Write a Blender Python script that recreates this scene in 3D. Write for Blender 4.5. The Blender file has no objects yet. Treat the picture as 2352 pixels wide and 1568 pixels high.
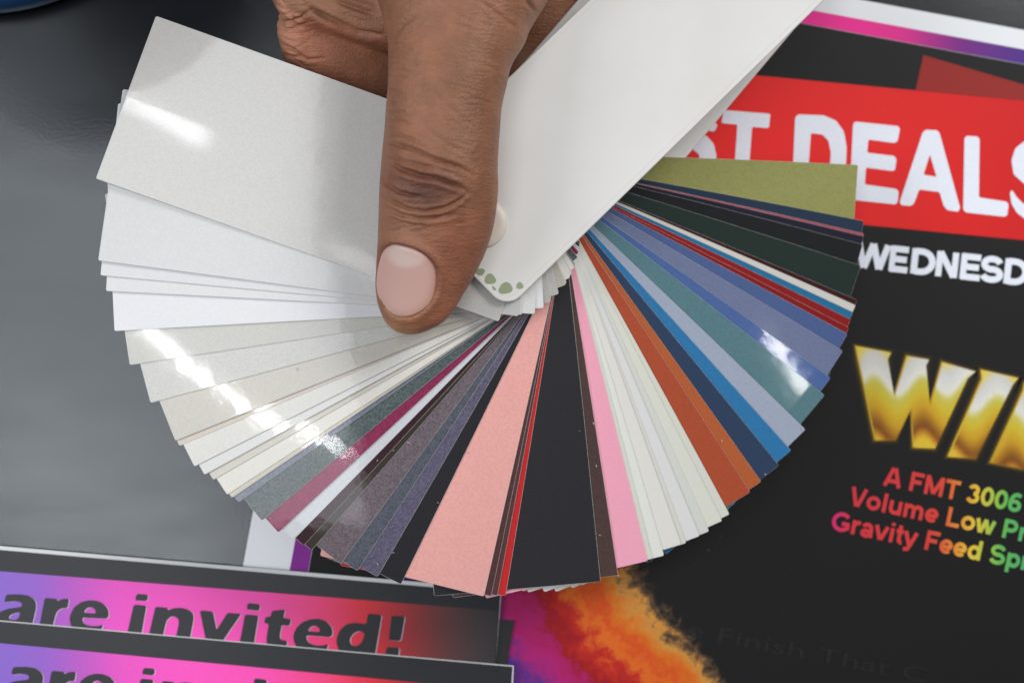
import bpy, bmesh, math, random
import numpy as np
from mathutils import Vector, Matrix

# ------------------------------------------------------------------ camera, world, lights, exposure
# everything is laid out in centimetres (table top = 0) and written in metres
CM = 0.01
W0, H0 = 2352.0, 1568.0          # measuring frame used for the layout
KPX = 3750.0                     # focal length in measuring pixels
scene = bpy.context.scene
COL = scene.collection
rng = random.Random(7)
nrg = np.random.default_rng(3)

ty, tx = math.radians(4.0), math.radians(3.0)
aim = Vector((0.0, 0.0, 3.5))
back = Vector((-math.sin(ty), -math.sin(tx), math.sqrt(1 - math.sin(ty) ** 2 - math.sin(tx) ** 2)))
cam_pos = aim + back * 30.0
zax = back.normalized()
xax = Vector((0, 1, 0)).cross(zax).normalized()
yax = zax.cross(xax)
RC = Matrix((xax, yax, zax)).transposed()

cam = bpy.data.cameras.new('camera')
cam_ob = bpy.data.objects.new('camera', cam)
COL.objects.link(cam_ob)
cam_ob.matrix_world = Matrix.Translation(cam_pos * CM) @ RC.to_4x4()
cam.sensor_width = 36.0
cam.lens = 36.0 * KPX / W0
cam.clip_start = 0.01
cam.clip_end = 20.0
cam.dof.use_dof = True
cam.dof.focus_distance = 0.300
cam.dof.aperture_fstop = (cam.lens / 1000.0) / 0.0046
cam.dof.aperture_blades = 7
scene.camera = cam_ob


def P(px, py, z):
    """point of the plane at height z (cm) that lies behind a spot of the picture"""
    d = RC @ Vector(((px - W0 / 2) / KPX, -(py - H0 / 2) / KPX, -1.0))
    t = (z - cam_pos.z) / d.z
    return cam_pos + d * t


def to_px(co):
    """cm coordinates (n,3) -> measuring pixels (n,2)"""
    R = np.array(RC)
    l = (np.asarray(co) - np.array(cam_pos)) @ R
    return np.stack([W0 / 2 + KPX * l[:, 0] / -l[:, 2], H0 / 2 - KPX * l[:, 1] / -l[:, 2]], 1)


def mirror_spot(px, py, z, h):
    """where a lamp at height h hangs if a level surface at height z shows it at that spot"""
    p = P(px, py, z)
    d = p - cam_pos
    return p + Vector((d.x, d.y, -d.z)) * ((h - z) / -d.z)


world = bpy.data.worlds.new('World')
scene.world = world
world.use_nodes = True
bg = world.node_tree.nodes['Background']
bg.inputs[0].default_value = (0.93, 0.96, 1.0, 1)
bg.inputs[1].default_value = 0.15


def area_lamp(name, loc, target, sx, sy, radiance, color=(1, 1, 1), along=None):
    l = bpy.data.lights.new(name, 'AREA')
    l.shape = 'RECTANGLE'
    l.size, l.size_y = sx * CM, sy * CM
    l.energy = math.pi * radiance * (sx * CM) * (sy * CM)
    l.color = color
    o = bpy.data.objects.new(name, l)
    COL.objects.link(o)
    z = (Vector(loc) - Vector(target)).normalized()
    x = Vector(along) if along else Vector((1, 0, 0))
    x = (x - z * x.dot(z)).normalized()
    y = z.cross(x)
    o.matrix_world = Matrix.Translation(Vector(loc) * CM) @ Matrix((x, y, z)).transposed().to_4x4()
    return o


HL = 150.0
a_ = mirror_spot(-350, 40, 0, HL)
b_ = mirror_spot(640, 1700, 0, HL)
mid = (a_ + b_) / 2
area_lamp('ceiling_panel_lamp', mid, (mid.x, mid.y, 0), abs(b_.x - a_.x), abs(b_.y - a_.y), 3.8, (0.92, 0.96, 1.0))
area_lamp('side_lamp', (86, 74, 112), (0, 0, 3), 58, 58, 13.2, (1.0, 0.97, 0.93))
area_lamp('fill_lamp', (-120, -10, 100), (0, 0, 3), 60, 70, 6.3, (0.98, 0.98, 1.0))


def tube_lamp(name, p0, n0, p1, n1, z, radiance, wid=1.3):
    """bar lamp placed where swatches with these normals mirror it"""
    ends = []
    for p_, n_ in ((p0, n0), (p1, n1)):
        p_ = P(p_[0], p_[1], z)
        n_ = Vector(n_).normalized()
        d = p_ - cam_pos
        r = d - n_ * (2 * d.dot(n_))
        ends.append(p_ + r * ((HL - 8 - z) / r.z))
    a, b = ends
    m = (a + b) / 2
    area_lamp(name, m, (m.x, m.y, 0), (b - a).length, wid, radiance, (1, 1, 1), b - a)


# swatch normals follow the bend of the deck at those spots
tube_lamp('bar_lamp', (300, 765), (-0.0741, -0.0329, 1), (790, 1035), (-0.0304, -0.0597, 1), 3.1, 105, 0.45)
tube_lamp('bar_lamp', (1765, 765), (0.088, -0.0435, 1), (1865, 898), (0.1042, -0.0627, 1), 1.9, 150, 0.4)
tube_lamp('bar_lamp', (225, 225), (-0.0298, -0.0003, 1), (475, 350), (-0.0235, -0.0035, 1), 3.3, 130, 0.2)
tube_lamp('bar_lamp', (745, 580), (-0.0128, -0.0123, 1), (860, 640), (-0.0087, -0.0144, 1), 3.4, 48, 0.22)

vs = scene.view_settings
vs.view_transform = 'Standard'
vs.look = 'None'
vs.exposure = 0.10
vs.gamma = 1.0
vs.use_curve_mapping = False
scene.render.resolution_x, scene.render.resolution_y = 1024, 682
scene.cycles.max_bounces = 6


# ------------------------------------------------------------------ helpers
def lin(c):
    return tuple(((v / 255.0) / 12.92 if v / 255.0 <= 0.04045 else ((v / 255.0 + 0.055) / 1.055) ** 2.4) for v in c)


def obj(name, verts, faces, mats, parent=None, midx=None, smooth=False, cols=None):
    """one mesh object from cm coordinates"""
    me = bpy.data.meshes.new(name)
    me.from_pydata([tuple(c * CM for c in v) for v in verts], [], [tuple(f) for f in faces])
    for m in (mats if isinstance(mats, (list, tuple)) else [mats]):
        me.materials.append(m)
    if midx is not None:
        me.polygons.foreach_set('material_index', midx)
    if smooth:
        me.polygons.foreach_set('use_smooth', [True] * len(me.polygons))
    if cols is not None:
        at = me.color_attributes.new('Col', 'FLOAT_COLOR', 'POINT')
        at.data.foreach_set('color', np.asarray([(*c, 1.0) if len(c) == 3 else c for c in cols], dtype=np.float32).ravel())
    me.update()
    o = bpy.data.objects.new(name, me)
    COL.objects.link(o)
    if parent:
        o.parent = parent
    return o


def empty(name, loc=(0, 0, 0)):
    o = bpy.data.objects.new(name, None)
    o.empty_display_size = 0.02
    COL.objects.link(o)
    return o


def tag(o, label=None, cat=None, group=None, kind=None):
    if label: o['label'] = label
    if cat: o['category'] = cat
    if group: o['group'] = group
    if kind: o['kind'] = kind
    return o


class NT:
    def __init__(self, name):
        self.m = bpy.data.materials.new(name)
        self.m.use_nodes = True
        self.t = self.m.node_tree
        self.b = self.t.nodes['Principled BSDF']

    def n(self, kind, **kw):
        nd = self.t.nodes.new(kind)
        for k, v in kw.items():
            if k.startswith('i_'):
                key = k[2:]
                nd.inputs[int(key) if key.isdigit() else key].default_value = v
            else:
                setattr(nd, k, v)
        return nd

    def l(self, a, b):
        self.t.links.new(a, b)

    def set(self, **kw):
        for k, v in kw.items():
            self.b.inputs[k.replace('_', ' ')].default_value = v
        return self


def simple(name, rgb, rough=0.5, spec=0.5, coat=0.0, coat_rough=0.05):
    t = NT(name).set(Base_Color=(*lin(rgb), 1), Roughness=rough)
    t.b.inputs['Specular IOR Level'].default_value = spec
    t.b.inputs['Coat Weight'].default_value = coat
    t.b.inputs['Coat Roughness'].default_value = coat_rough
    return t.m


def ink(name, rough=0.5, spec=0.22, grain=0.06):
    """printing ink: colour from the print, a little paper grain"""
    t = NT(name).set(Roughness=rough)
    t.b.inputs['Specular IOR Level'].default_value = spec
    at = t.n('ShaderNodeAttribute', attribute_name='Col')
    tc = t.n('ShaderNodeTexCoord')
    no = t.n('ShaderNodeTexNoise', i_Scale=2600.0, i_Detail=2.0)
    t.l(tc.outputs['Object'], no.inputs['Vector'])
    mr = t.n('ShaderNodeMapRange', i_3=1 - grain * 2, i_4=1 + grain * 2)
    t.l(no.outputs['Fac'], mr.inputs[0])
    mx = t.n('ShaderNodeMix', data_type='RGBA', blend_type='MULTIPLY')
    mx.inputs[0].default_value = 1.0
    t.l(at.outputs['Color'], mx.inputs[6]); t.l(mr.outputs[0], mx.inputs[7])
    t.l(mx.outputs[2], t.b.inputs['Base Color'])
    bp = t.n('ShaderNodeBump', i_Strength=0.08, i_Distance=0.0001)
    t.l(no.outputs['Fac'], bp.inputs['Height']); t.l(bp.outputs[0], t.b.inputs['Normal'])
    return t.m


def paint(name, rgb, flake=0.08, rough=0.35, coat=0.6, metal=0.0, cell=4200.0):
    """sprayed sample lacquer: flakes, clear coat with orange peel"""
    t = NT(name).set(Roughness=rough, Metallic=metal)
    c = lin(rgb)
    tc = t.n('ShaderNodeTexCoord')
    vo = t.n('ShaderNodeTexVoronoi', i_Scale=cell)
    t.l(tc.outputs['Object'], vo.inputs['Vector'])
    sx = t.n('ShaderNodeSeparateColor'); t.l(vo.outputs['Color'], sx.inputs[0])
    cl = t.n('ShaderNodeTexNoise', i_Scale=260.0, i_Detail=3.0); t.l(tc.outputs['Object'], cl.inputs['Vector'])
    ad = t.n('ShaderNodeMath', operation='MULTIPLY_ADD', i_1=0.12); t.l(cl.outputs['Fac'], ad.inputs[0]); t.l(sx.outputs[0], ad.inputs[2])
    mr = t.n('ShaderNodeMapRange', i_1=0.0, i_2=1.3, i_3=1 - flake * 2.0, i_4=1 + flake * 2.2)
    t.l(ad.outputs[0], mr.inputs[0])
    mx = t.n('ShaderNodeMix', data_type='RGBA', blend_type='MULTIPLY')
    mx.inputs[0].default_value = 1.0
    mx.inputs[6].default_value = (*c, 1)
    t.l(mr.outputs[0], mx.inputs[7])
    t.l(mx.outputs[2], t.b.inputs['Base Color'])
    pe = t.n('ShaderNodeTexNoise', i_Scale=420.0, i_Detail=2.0); t.l(tc.outputs['Object'], pe.inputs['Vector'])
    bp = t.n('ShaderNodeBump', i_Strength=0.03, i_Distance=0.0002)
    t.l(pe.outputs['Fac'], bp.inputs['Height'])
    bl = t.n('ShaderNodeTexNoise', i_Scale=45.0, i_Detail=1.0); t.l(tc.outputs['Object'], bl.inputs['Vector'])
    bp2 = t.n('ShaderNodeBump', i_Strength=0.035, i_Distance=0.0006)
    t.l(bl.outputs['Fac'], bp2.inputs['Height']); t.l(bp.outputs[0], bp2.inputs['Normal'])
    t.l(bp2.outputs[0], t.b.inputs['Coat Normal'])
    fb = t.n('ShaderNodeBump', i_Strength=min(0.9, flake * 2.0), i_Distance=0.00004)
    t.l(sx.outputs[1], fb.inputs['Height']); t.l(fb.outputs[0], t.b.inputs['Normal'])
    t.b.inputs['Coat Weight'].default_value = coat
    t.b.inputs['Coat Roughness'].default_value = 0.05
    t.b.inputs['Specular IOR Level'].default_value = 0.12
    return t.m


M_core = simple('card_core', (226, 224, 220), 0.7, 0.3)
M_paper = simple('poster_paper', (236, 240, 245), 0.22, 0.5)
M_ink = ink('poster_ink')
M_ink_card = ink('invitation_ink', 0.33, 0.27, 0.05)
t = NT('cover_plastic').set(Roughness=0.36)
tc = t.n('ShaderNodeTexCoord')
no = t.n('ShaderNodeTexNoise', i_Scale=38.0, i_Detail=6.0, i_Roughness=0.62); t.l(tc.outputs['Object'], no.inputs['Vector'])
cr = t.n('ShaderNodeValToRGB')
cr.color_ramp.elements[0].position, cr.color_ramp.elements[0].color = 0.3, (*lin((220, 219, 216)), 1)
cr.color_ramp.elements[1].position, cr.color_ramp.elements[1].color = 0.62, (*lin((225, 225, 224)), 1)
t.l(no.outputs['Fac'], cr.inputs[0])
vo = t.n('ShaderNodeTexVoronoi', i_Scale=70.0); t.l(tc.outputs['Object'], vo.inputs['Vector'])
sk = t.n('ShaderNodeMapRange', i_1=0.018, i_2=0.035, i_3=0.72, i_4=1.0); t.l(vo.outputs['Distance'], sk.inputs[0])
mx = t.n('ShaderNodeMix', data_type='RGBA', blend_type='MULTIPLY'); mx.inputs[0].default_value = 1.0
t.l(cr.outputs[0], mx.inputs[6]); t.l(sk.outputs[0], mx.inputs[7]); t.l(mx.outputs[2], t.b.inputs['Base Color'])
mr = t.n('ShaderNodeMapRange', i_3=0.28, i_4=0.46); t.l(no.outputs['Fac'], mr.inputs[0]); t.l(mr.outputs[0], t.b.inputs['Roughness'])
M_white_plastic = t.m

# ------------------------------------------------------------------ table
t = NT('table_laminate').set(Base_Color=(*lin((11, 12, 14)), 1), Roughness=0.2)
t.b.inputs['Specular Tint'].default_value = (0.90, 0.95, 1.0, 1)
t.b.inputs['Specular IOR Level'].default_value = 0.62
tc = t.n('ShaderNodeTexCoord')
mp = t.n('ShaderNodeMapping'); mp.inputs['Scale'].default_value = (55, 190, 60); mp.inputs['Rotation'].default_value = (0, 0, 0.12)
t.l(tc.outputs['Object'], mp.inputs[0])
no = t.n('ShaderNodeTexNoise', i_Scale=1.0, i_Detail=5.0); t.l(mp.outputs[0], no.inputs['Vector'])
mr = t.n('ShaderNodeMapRange', i_3=0.18, i_4=0.26); t.l(no.outputs['Fac'], mr.inputs[0]); t.l(mr.outputs[0], t.b.inputs['Roughness'])
n2 = t.n('ShaderNodeTexNoise', i_Scale=1500.0, i_Detail=4.0); t.l(tc.outputs['Object'], n2.inputs['Vector'])
bp = t.n('ShaderNodeBump', i_Strength=0.075, i_Distance=0.0002); t.l(n2.outputs['Fac'], bp.inputs['Height']); t.l(bp.outputs[0], t.b.inputs['Normal'])
M_table = t.m


def box_verts(x0, x1, y0, y1, z0, z1):
    v = [(x, y, z) for z in (z0, z1) for (x, y) in ((x0, y0), (x1, y0), (x1, y1), (x0, y1))]
    f = [(3, 2, 1, 0), (4, 5, 6, 7), (0, 1, 5, 4), (1, 2, 6, 5), (2, 3, 7, 6), (3, 0, 4, 7)]
    return v, f


v, f = box_verts(-45, 45, -32, 32, -2.5, 0)
tag(obj('table_top', v, f, M_table), 'dark grey satin table top under the flyer and cards', 'table', kind='structure')


# ------------------------------------------------------------------ flat printed things
def prism(name, poly_px, z0, z1, mats, parent=None, edge_mat=1):
    """sheet of real thickness whose outline lies on the level z1"""
    top = [tuple(P(x, y, z1)) for x, y in poly_px]
    ar = sum(top[i][0] * top[(i + 1) % len(top)][1] - top[(i + 1) % len(top)][0] * top[i][1] for i in range(len(top)))
    if ar < 0: top = top[::-1]
    n = len(top)
    bot = [(a, b, z0) for a, b, _ in top]
    faces = [tuple(range(n)), tuple(range(2 * n - 1, n - 1, -1))] + [(i, i + n, (i + 1) % n + n, (i + 1) % n) for i in range(n)]
    return obj(name, top + bot, faces, mats, parent, [0] + [min(edge_mat, len(mats) - 1)] * (n + 1) if isinstance(mats, list) else None)


def flat(name, pts_px, faces, z, mat, parent, colfn):
    vs_ = [tuple(P(x, y, z)) for x, y in pts_px]
    # every print faces up
    ff = []
    for fc in faces:
        a = sum(vs_[fc[i]][0] * vs_[fc[(i + 1) % len(fc)]][1] - vs_[fc[(i + 1) % len(fc)]][0] * vs_[fc[i]][1] for i in range(len(fc)))
        ff.append(tuple(fc) if a > 0 else tuple(reversed(fc)))
    return obj(name, vs_, ff, mat, parent, cols=[lin(colfn(x, y)) for x, y in pts_px])


def strip(name, top, bot, z, mat, parent, colfn, n=48, m=1):
    """band between two polylines (start, end) divided along its length"""
    pts, fc = [], []
    for j in range(m + 1):
        for i in range(n + 1):
            s, q = i / n, j / m
            ax, ay = top[0][0] + (top[1][0] - top[0][0]) * s, top[0][1] + (top[1][1] - top[0][1]) * s
            bx, by = bot[0][0] + (bot[1][0] - bot[0][0]) * s, bot[0][1] + (bot[1][1] - bot[0][1]) * s
            pts.append((ax + (bx - ax) * q, ay + (by - ay) * q))
    for j in range(m):
        for i in range(n):
            a = j * (n + 1) + i
            fc.append((a, a + 1, a + n + 2, a + n + 1))
    return flat(name, pts, fc, z, mat, parent, colfn)


def ramp(stops):
    def f(x):
        if x <= stops[0][0]: return stops[0][1]
        for (a, ca), (b, cb) in zip(stops, stops[1:]):
            if x <= b:
                s = (x - a) / (b - a)
                return tuple(p + (q - p) * s for p, q in zip(ca, cb))
        return stops[-1][1]
    return f


def lettering(text, bold=0.0, spacing=1.0):
    """outline letters -> 2D points (cap height = 1, left edge = 0) and faces"""
    cu = bpy.data.curves.new('letters', 'FONT')
    cu.body = text
    cu.size = 1.0
    cu.offset = bold
    cu.space_character = spacing
    cu.resolution_u = 4
    o = bpy.data.objects.new('letters', cu)
    COL.objects.link(o)
    dg = bpy.context.evaluated_depsgraph_get()
    me = bpy.data.meshes.new_from_object(o.evaluated_get(dg))
    pts = [(vv.co.x, vv.co.y) for vv in me.vertices]
    fc = [tuple(p.vertices) for p in me.polygons]
    bpy.data.objects.remove(o); bpy.data.curves.remove(cu); bpy.data.meshes.remove(me)
    return pts, fc


_cap = max(p[1] for p in lettering('H')[0])


def text_on(name, text, origin, ang, cap, width, z, mat, parent, colfn, bold=0.02, shear=0.0, spacing=1.0, rise=None):
    """lettering lying on a sheet: baseline start, slope of the line, cap height and width as measured"""
    pts, fc = lettering(text, bold, spacing)
    x0 = min(p[0] for p in pts); x1 = max(p[0] for p in pts)
    sy = cap / (_cap + 2 * bold)
    if isinstance(width, tuple):
        pp, _ = lettering(width[0], bold, spacing)
        sx = width[1] / (max(p[0] for p in pp) - min(p[0] for p in pp))
    else:
        sx = width / (x1 - x0)
    ca, sa = math.cos(math.radians(ang)), math.sin(math.radians(ang))
    out = []
    for x, y in pts:
        yy = (y + bold) * sy
        xx = (x - x0) * sx + yy * shear
        out.append((origin[0] + xx * ca + yy * sa, origin[1] + xx * sa - yy * ca))
    return flat(name, out, fc, z, mat, parent, colfn)


def arc(cx_, cy_, rx, ry, a0, a1, n=12):
    return [(cx_ + rx * math.cos(math.radians(a0 + (a1 - a0) * k / n)), cy_ + ry * math.sin(math.radians(a0 + (a1 - a0) * k / n))) for k in range(n + 1)]


# plain bold sans letters as strokes: advance width, centre lines (cap height = 1)
STROKES = {
 ' ': (0.39, []), 'A': (1.0, [[(.1, 0), (.45, 1)], [(.9, 0), (.55, 1)], [(.27, .3), (.73, .3)]]), 'F': (.85, [[(.18, 0), (.18, 1)], [(.1, .9), (.8, .9)], [(.1, .5), (.7, .5)]]),
 'M': (1.16, [[(.17, 0), (.17, 1)], [(.99, 0), (.99, 1)], [(.19, .97), (.58, .08)], [(.97, .97), (.58, .08)]]), 'T': (.85, [[(.425, 0), (.425, .95)], [(.02, .9), (.83, .9)]]),
 '3': (.78, [arc(.37, .71, .22, .19, 165, -85), arc(.37, .31, .26, .21, 88, -165)]), '0': (.78, [arc(.39, .5, .26, .4, 0, 360, 20)]), '6': (.78, [arc(.39, .32, .26, .22, 0, 360, 18), arc(.46, .46, .33, .44, 55, 195)]),
 'V': (.93, [[(.1, 1), (.43, .02)], [(.83, 1), (.5, .02)]]), 'o': (.85, [arc(.425, .365, .29, .27, 0, 360, 20)]), 'l': (.39, [[(.195, 0), (.195, 1)]]),
 'u': (.85, [[(.17, .73), (.17, .32)] + arc(.41, .3, .24, .2, 180, 350), [(.67, .73), (.67, 0)]]), 'm': (1.24, [[(.16, 0), (.16, .73)], arc(.38, .42, .22, .21, 170, 0) + [(.6, 0)], arc(.82, .42, .22, .21, 170, 0) + [(1.04, 0)]]),
 'e': (.78, [arc(.39, .365, .27, .27, 0, 318, 18), [(.14, .35), (.70, .35)]]), 'L': (.85, [[(.18, 0), (.18, 1)], [(.1, .1), (.8, .1)]]),
 'w': (1.09, [[(.08, .73), (.3, .02)], [(.545, .73), (.33, .02)], [(.545, .73), (.76, .02)], [(1.01, .73), (.79, .02)]]), 'P': (.93, [[(.18, 0), (.18, 1)], [(.18, .9), (.5, .9)] + arc(.5, .67, .26, .23, 85, -85) + [(.2, .44)]]),
 'r': (.54, [[(.16, 0), (.16, .73)], arc(.42, .38, .25, .25, 170, 70)]), 'G': (1.09, [arc(.56, .5, .44, .4, 42, 335, 18), [(.58, .42), (1.0, .42)], [(.92, .46), (.92, .14)]]),
 'a': (.78, [[(.6, .48), (.62, 0)], arc(.37, .44, .23, .2, 160, 10), arc(.35, .2, .22, .13, 0, 360, 16)]), 'v': (.78, [[(.08, .73), (.37, .02)], [(.7, .73), (.41, .02)]]),
 'i': (.39, [[(.195, 0), (.195, .73)], [(.195, .84), (.195, 1)]]), 't': (.465, [[(.23, .95), (.23, .22)] + arc(.38, .22, .15, .13, 190, 285), [(.03, .64), (.44, .64)]]),
 'y': (.78, [[(.08, .73), (.39, .03)], [(.7, .73), (.42, .03), (.33, -.16), (.1, -.19)]]), 'd': (.85, [arc(.4, .365, .26, .27, 0, 360, 18), [(.68, 0), (.68, 1)]]),
 'S': (.93, [arc(.46, .7, .31, .21, 15, 262) + arc(.46, .3, .34, .21, 82, -165)]), 'p': (.85, [arc(.45, .365, .26, .27, 0, 360, 18), [(.17, -.27), (.17, .73)]]),
 'W': (1.32, [[(.09, 1), (.36, .02)], [(.66, 1), (.37, .02)], [(.66, 1), (.95, .02)], [(1.23, 1), (.96, .02)]]), 'E': (.93, [[(.18, 0), (.18, 1)], [(.1, .9), (.85, .9)], [(.1, .5), (.8, .5)], [(.1, .1), (.87, .1)]]),
 'D': (1.0, [[(.18, 0), (.18, 1)], [(.18, .9), (.44, .9)] + arc(.44, .5, .42, .4, 85, -85) + [(.2, .1)]]), 'N': (1.0, [[(.18, 0), (.18, 1)], [(.82, 0), (.82, 1)], [(.2, .97), (.8, .03)]]),
}


def stroke_text(name, text, origin, ang, cap, width, z, mat, parent, colfn, half=0.1):
    """bold lettering drawn with strokes; origin, slope, cap height and width as measured"""
    x, runs, k = 0.0, [], 0
    for ch_ in text:
        adv, st = STROKES[ch_]
        for pl in st:
            runs.append(([(x + a, b) for a, b in pl], k)); k = (k + 1) % 7
        x += adv
    def extent(n_chars):
        w_ = 0.0
        for ch_ in text[:n_chars]: w_ += STROKES[ch_][0]
        return w_ - 0.14
    sx = width[1] / extent(len(width[0])) if isinstance(width, tuple) else width / extent(len(text))
    ca, sa = math.cos(math.radians(ang)), math.sin(math.radians(ang))
    vv, ff, cc = [], [], []
    for pl, k in runs:
        b0 = len(vv)
        n = len(pl)
        closed = n > 3 and math.hypot(pl[0][0] - pl[-1][0], pl[0][1] - pl[-1][1]) < 1e-6
        for q_ in range(n):
            pa = pl[(q_ - 1) % (n - 1)] if closed else pl[max(q_ - 1, 0)]
            pb = pl[(q_ + 1) % (n - 1) or (n - 1 if not closed else 0)] if closed and q_ < n - 1 else (pl[1] if closed else pl[min(q_ + 1, n - 1)])
            tx_, ty_ = pb[0] - pa[0], pb[1] - pa[1]
            l_ = math.hypot(tx_, ty_) or 1
            for sg in (-1, 1):
                gx, gy = pl[q_][0] - ty_ / l_ * half * sg - 0.07, pl[q_][1] + tx_ / l_ * half * sg
                X, Y = gx * sx, gy * cap
                p_ = (origin[0] + X * ca + Y * sa, origin[1] + X * sa - Y * ca)
                vv.append(tuple(P(p_[0], p_[1], z + k * 0.0006)))
                cc.append(lin(colfn(*p_)))
        for q_ in range(n - 1):
            a = b0 + 2 * q_
            fc = (a, a + 1, a + 3, a + 2)
            ar_ = sum(vv[fc[m_]][0] * vv[fc[(m_ + 1) % 4]][1] - vv[fc[(m_ + 1) % 4]][0] * vv[fc[m_]][1] for m_ in range(4))
            ff.append(fc if ar_ > 0 else tuple(reversed(fc)))
    return obj(name, vv, ff, mat, parent, cols=cc)


def soften(L, cuts):
    for c_ in cuts:
        out = []
        for k in range(len(L)):
            (ax, ay), (bx, by), (cx_, cy_) = L[k - 1], L[k], L[(k + 1) % len(L)]
            la, lc = math.hypot(ax - bx, ay - by), math.hypot(cx_ - bx, cy_ - by)
            da, dc = min(c_, la * 0.3) / la, min(c_, lc * 0.3) / lc
            out += [(bx + (ax - bx) * da, by + (ay - by) * da), (bx + (cx_ - bx) * dc, by + (cy_ - by) * dc)]
        L = out
    return L


def glyph_on(name, loops, z, mat, parent, colfn):
    """a letter given by its outline and counters"""
    cu = bpy.data.curves.new('glyph', 'CURVE')
    cu.dimensions = '2D'; cu.fill_mode = 'BOTH'
    for L in loops:
        sp_ = cu.splines.new('POLY')
        sp_.points.add(len(L) - 1)
        for p_, (x, y) in zip(sp_.points, L): p_.co = (x, y, 0, 1)
        sp_.use_cyclic_u = True
    o = bpy.data.objects.new('glyph', cu)
    COL.objects.link(o)
    me = bpy.data.meshes.new_from_object(o.evaluated_get(bpy.context.evaluated_depsgraph_get()))
    pts = [(v_.co.x, v_.co.y) for v_ in me.vertices]
    fc = [tuple(p.vertices) for p in me.polygons]
    bpy.data.objects.remove(o); bpy.data.curves.remove(cu); bpy.data.meshes.remove(me)
    return flat(name, pts, fc, z, mat, parent, colfn)


# ------------------------------------------------------------------ flyer
ZP = 0.03
ua = math.radians(10.5)
U, V = (math.cos(ua), math.sin(ua)), (-math.sin(ua), math.cos(ua))
C0 = (838, -211)


def q(u, v):
    return (C0[0] + U[0] * u + V[0] * v, C0[1] + U[1] * u + V[1] * v)


PW, PH = 2080, 2350
poster = prism('flyer', [q(0, 0), q(PW, 0), q(PW, PH), q(0, PH)], 0.004, ZP, [M_paper, M_core])
tag(poster, 'large black flyer with red banner and gold lettering lying on the table', 'flyer')
dz = 0.006
BLK = (19, 19, 21)
z1 = ZP + dz
strip('printed_panel', (q(150, 78), q(PW - 70, 78)), (q(150, PH - 60), q(PW - 70, PH - 60)), z1, M_ink, poster, lambda x, y: BLK, 8, 8)
g_top = ramp([(1250, (235, 60, 165)), (1980, (240, 45, 150)), (2080, (225, 45, 145)), (2200, (125, 40, 135)), (2352, (78, 45, 140)), (2700, (60, 60, 170))])
strip('printed_stripe', (q(150, 44), q(PW - 70, 44)), (q(150, 77), q(PW - 70, 77)), z1, M_ink, poster, lambda x, y: g_top(x), 60)
strip('printed_stripe', (q(107, 44), q(107, PH - 60)), (q(149, 44), q(149, PH - 60)), z1, M_ink, poster, lambda x, y: ramp([(200, (235, 60, 165)), (1000, (150, 45, 150)), (1600, (135, 45, 165))])(y), 60)
z2 = z1 + dz
RED = ramp([(1500, (238, 40, 40)), (2000, (230, 34, 34)), (2352, (210, 24, 26))])
strip('printed_banner', ((1150, 118), (2470, 243)), ((1120, 434), (2440, 560)), z2, M_ink, poster, lambda x, y: RED(x), 30)
flat('printed_banner_fold', [(2121, 127), (2440, 221), (2440, 240), (2352, 231.5), (2103, 207.5)], [(0, 1, 2, 3, 4)], z2, M_ink, poster, lambda x, y: (150, 36, 32))
z3 = z2 + dz
WHT = lambda x, y: (232, 238, 250)
z4v = lambda L: [(1562 + x * 0.3516, y * 0.3516) for x, y in L]
DEALS = [
 [[(285, 720), (590, 745), (580, 838), (470, 830), (440, 1245), (345, 1238), (375, 815), (270, 805)]],
 [[(60, 960), (100, 900), (170, 885), (220, 940), (238, 1020), (225, 1100), (180, 1180), (100, 1220), (0, 1220), (0, 1130), (80, 1120), (130, 1070), (125, 1010), (90, 980)]],
 [[(10, 750), (120, 745), (215, 780), (245, 820), (225, 860), (180, 855), (100, 830), (0, 840)]],
 [[(770, 748), (940, 755), (1020, 790), (1070, 860), (1088, 960), (1085, 1060), (1060, 1180), (1000, 1260), (920, 1290), (730, 1275), (752, 770)],
  [(855, 870), (930, 880), (970, 920), (985, 1000), (980, 1080), (950, 1160), (900, 1190), (832, 1185)]],
 [[(1145, 795), (1425, 825), (1437, 845), (1420, 925), (1400, 935), (1230, 912), (1222, 998), (1400, 1020), (1414, 1040), (1404, 1110), (1390, 1118), (1215, 1095), (1206, 1205), (1415, 1235), (1428, 1255), (1420, 1325), (1405, 1335), (1118, 1305), (1108, 1290), (1130, 812)]],
 [[(1605, 848), (1680, 852), (1695, 870), (1830, 1360), (1815, 1384), (1745, 1372), (1722, 1345), (1695, 1255), (1562, 1238), (1528, 1330), (1505, 1346), (1445, 1340), (1434, 1322), (1585, 866)],
  [(1632, 1010), (1676, 1156), (1590, 1142)]],
 [[(1872, 888), (1945, 893), (1957, 910), (1952, 1290), (2135, 1318), (2146, 1335), (2138, 1405), (2122, 1416), (1868, 1388), (1850, 1370), (1858, 905)]],
 [[(2350, 920), (2247, 925), (2190, 970), (2165, 1050), (2180, 1140), (2247, 1200), (2300, 1230), (2330, 1280), (2300, 1330), (2247, 1335), (2200, 1290), (2168, 1240), (2155, 1260), (2165, 1330), (2200, 1390), (2260, 1435), (2350, 1440), (2420, 1380), (2440, 1280), (2400, 1180), (2300, 1120), (2270, 1060), (2300, 1010), (2380, 1010), (2430, 1030), (2440, 950)]],
]
for loops in DEALS:
    glyph_on('printed_letter', [soften(z4v(L), (2.2, 1.0)) for L in loops], z3, M_ink, poster, WHT)
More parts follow.
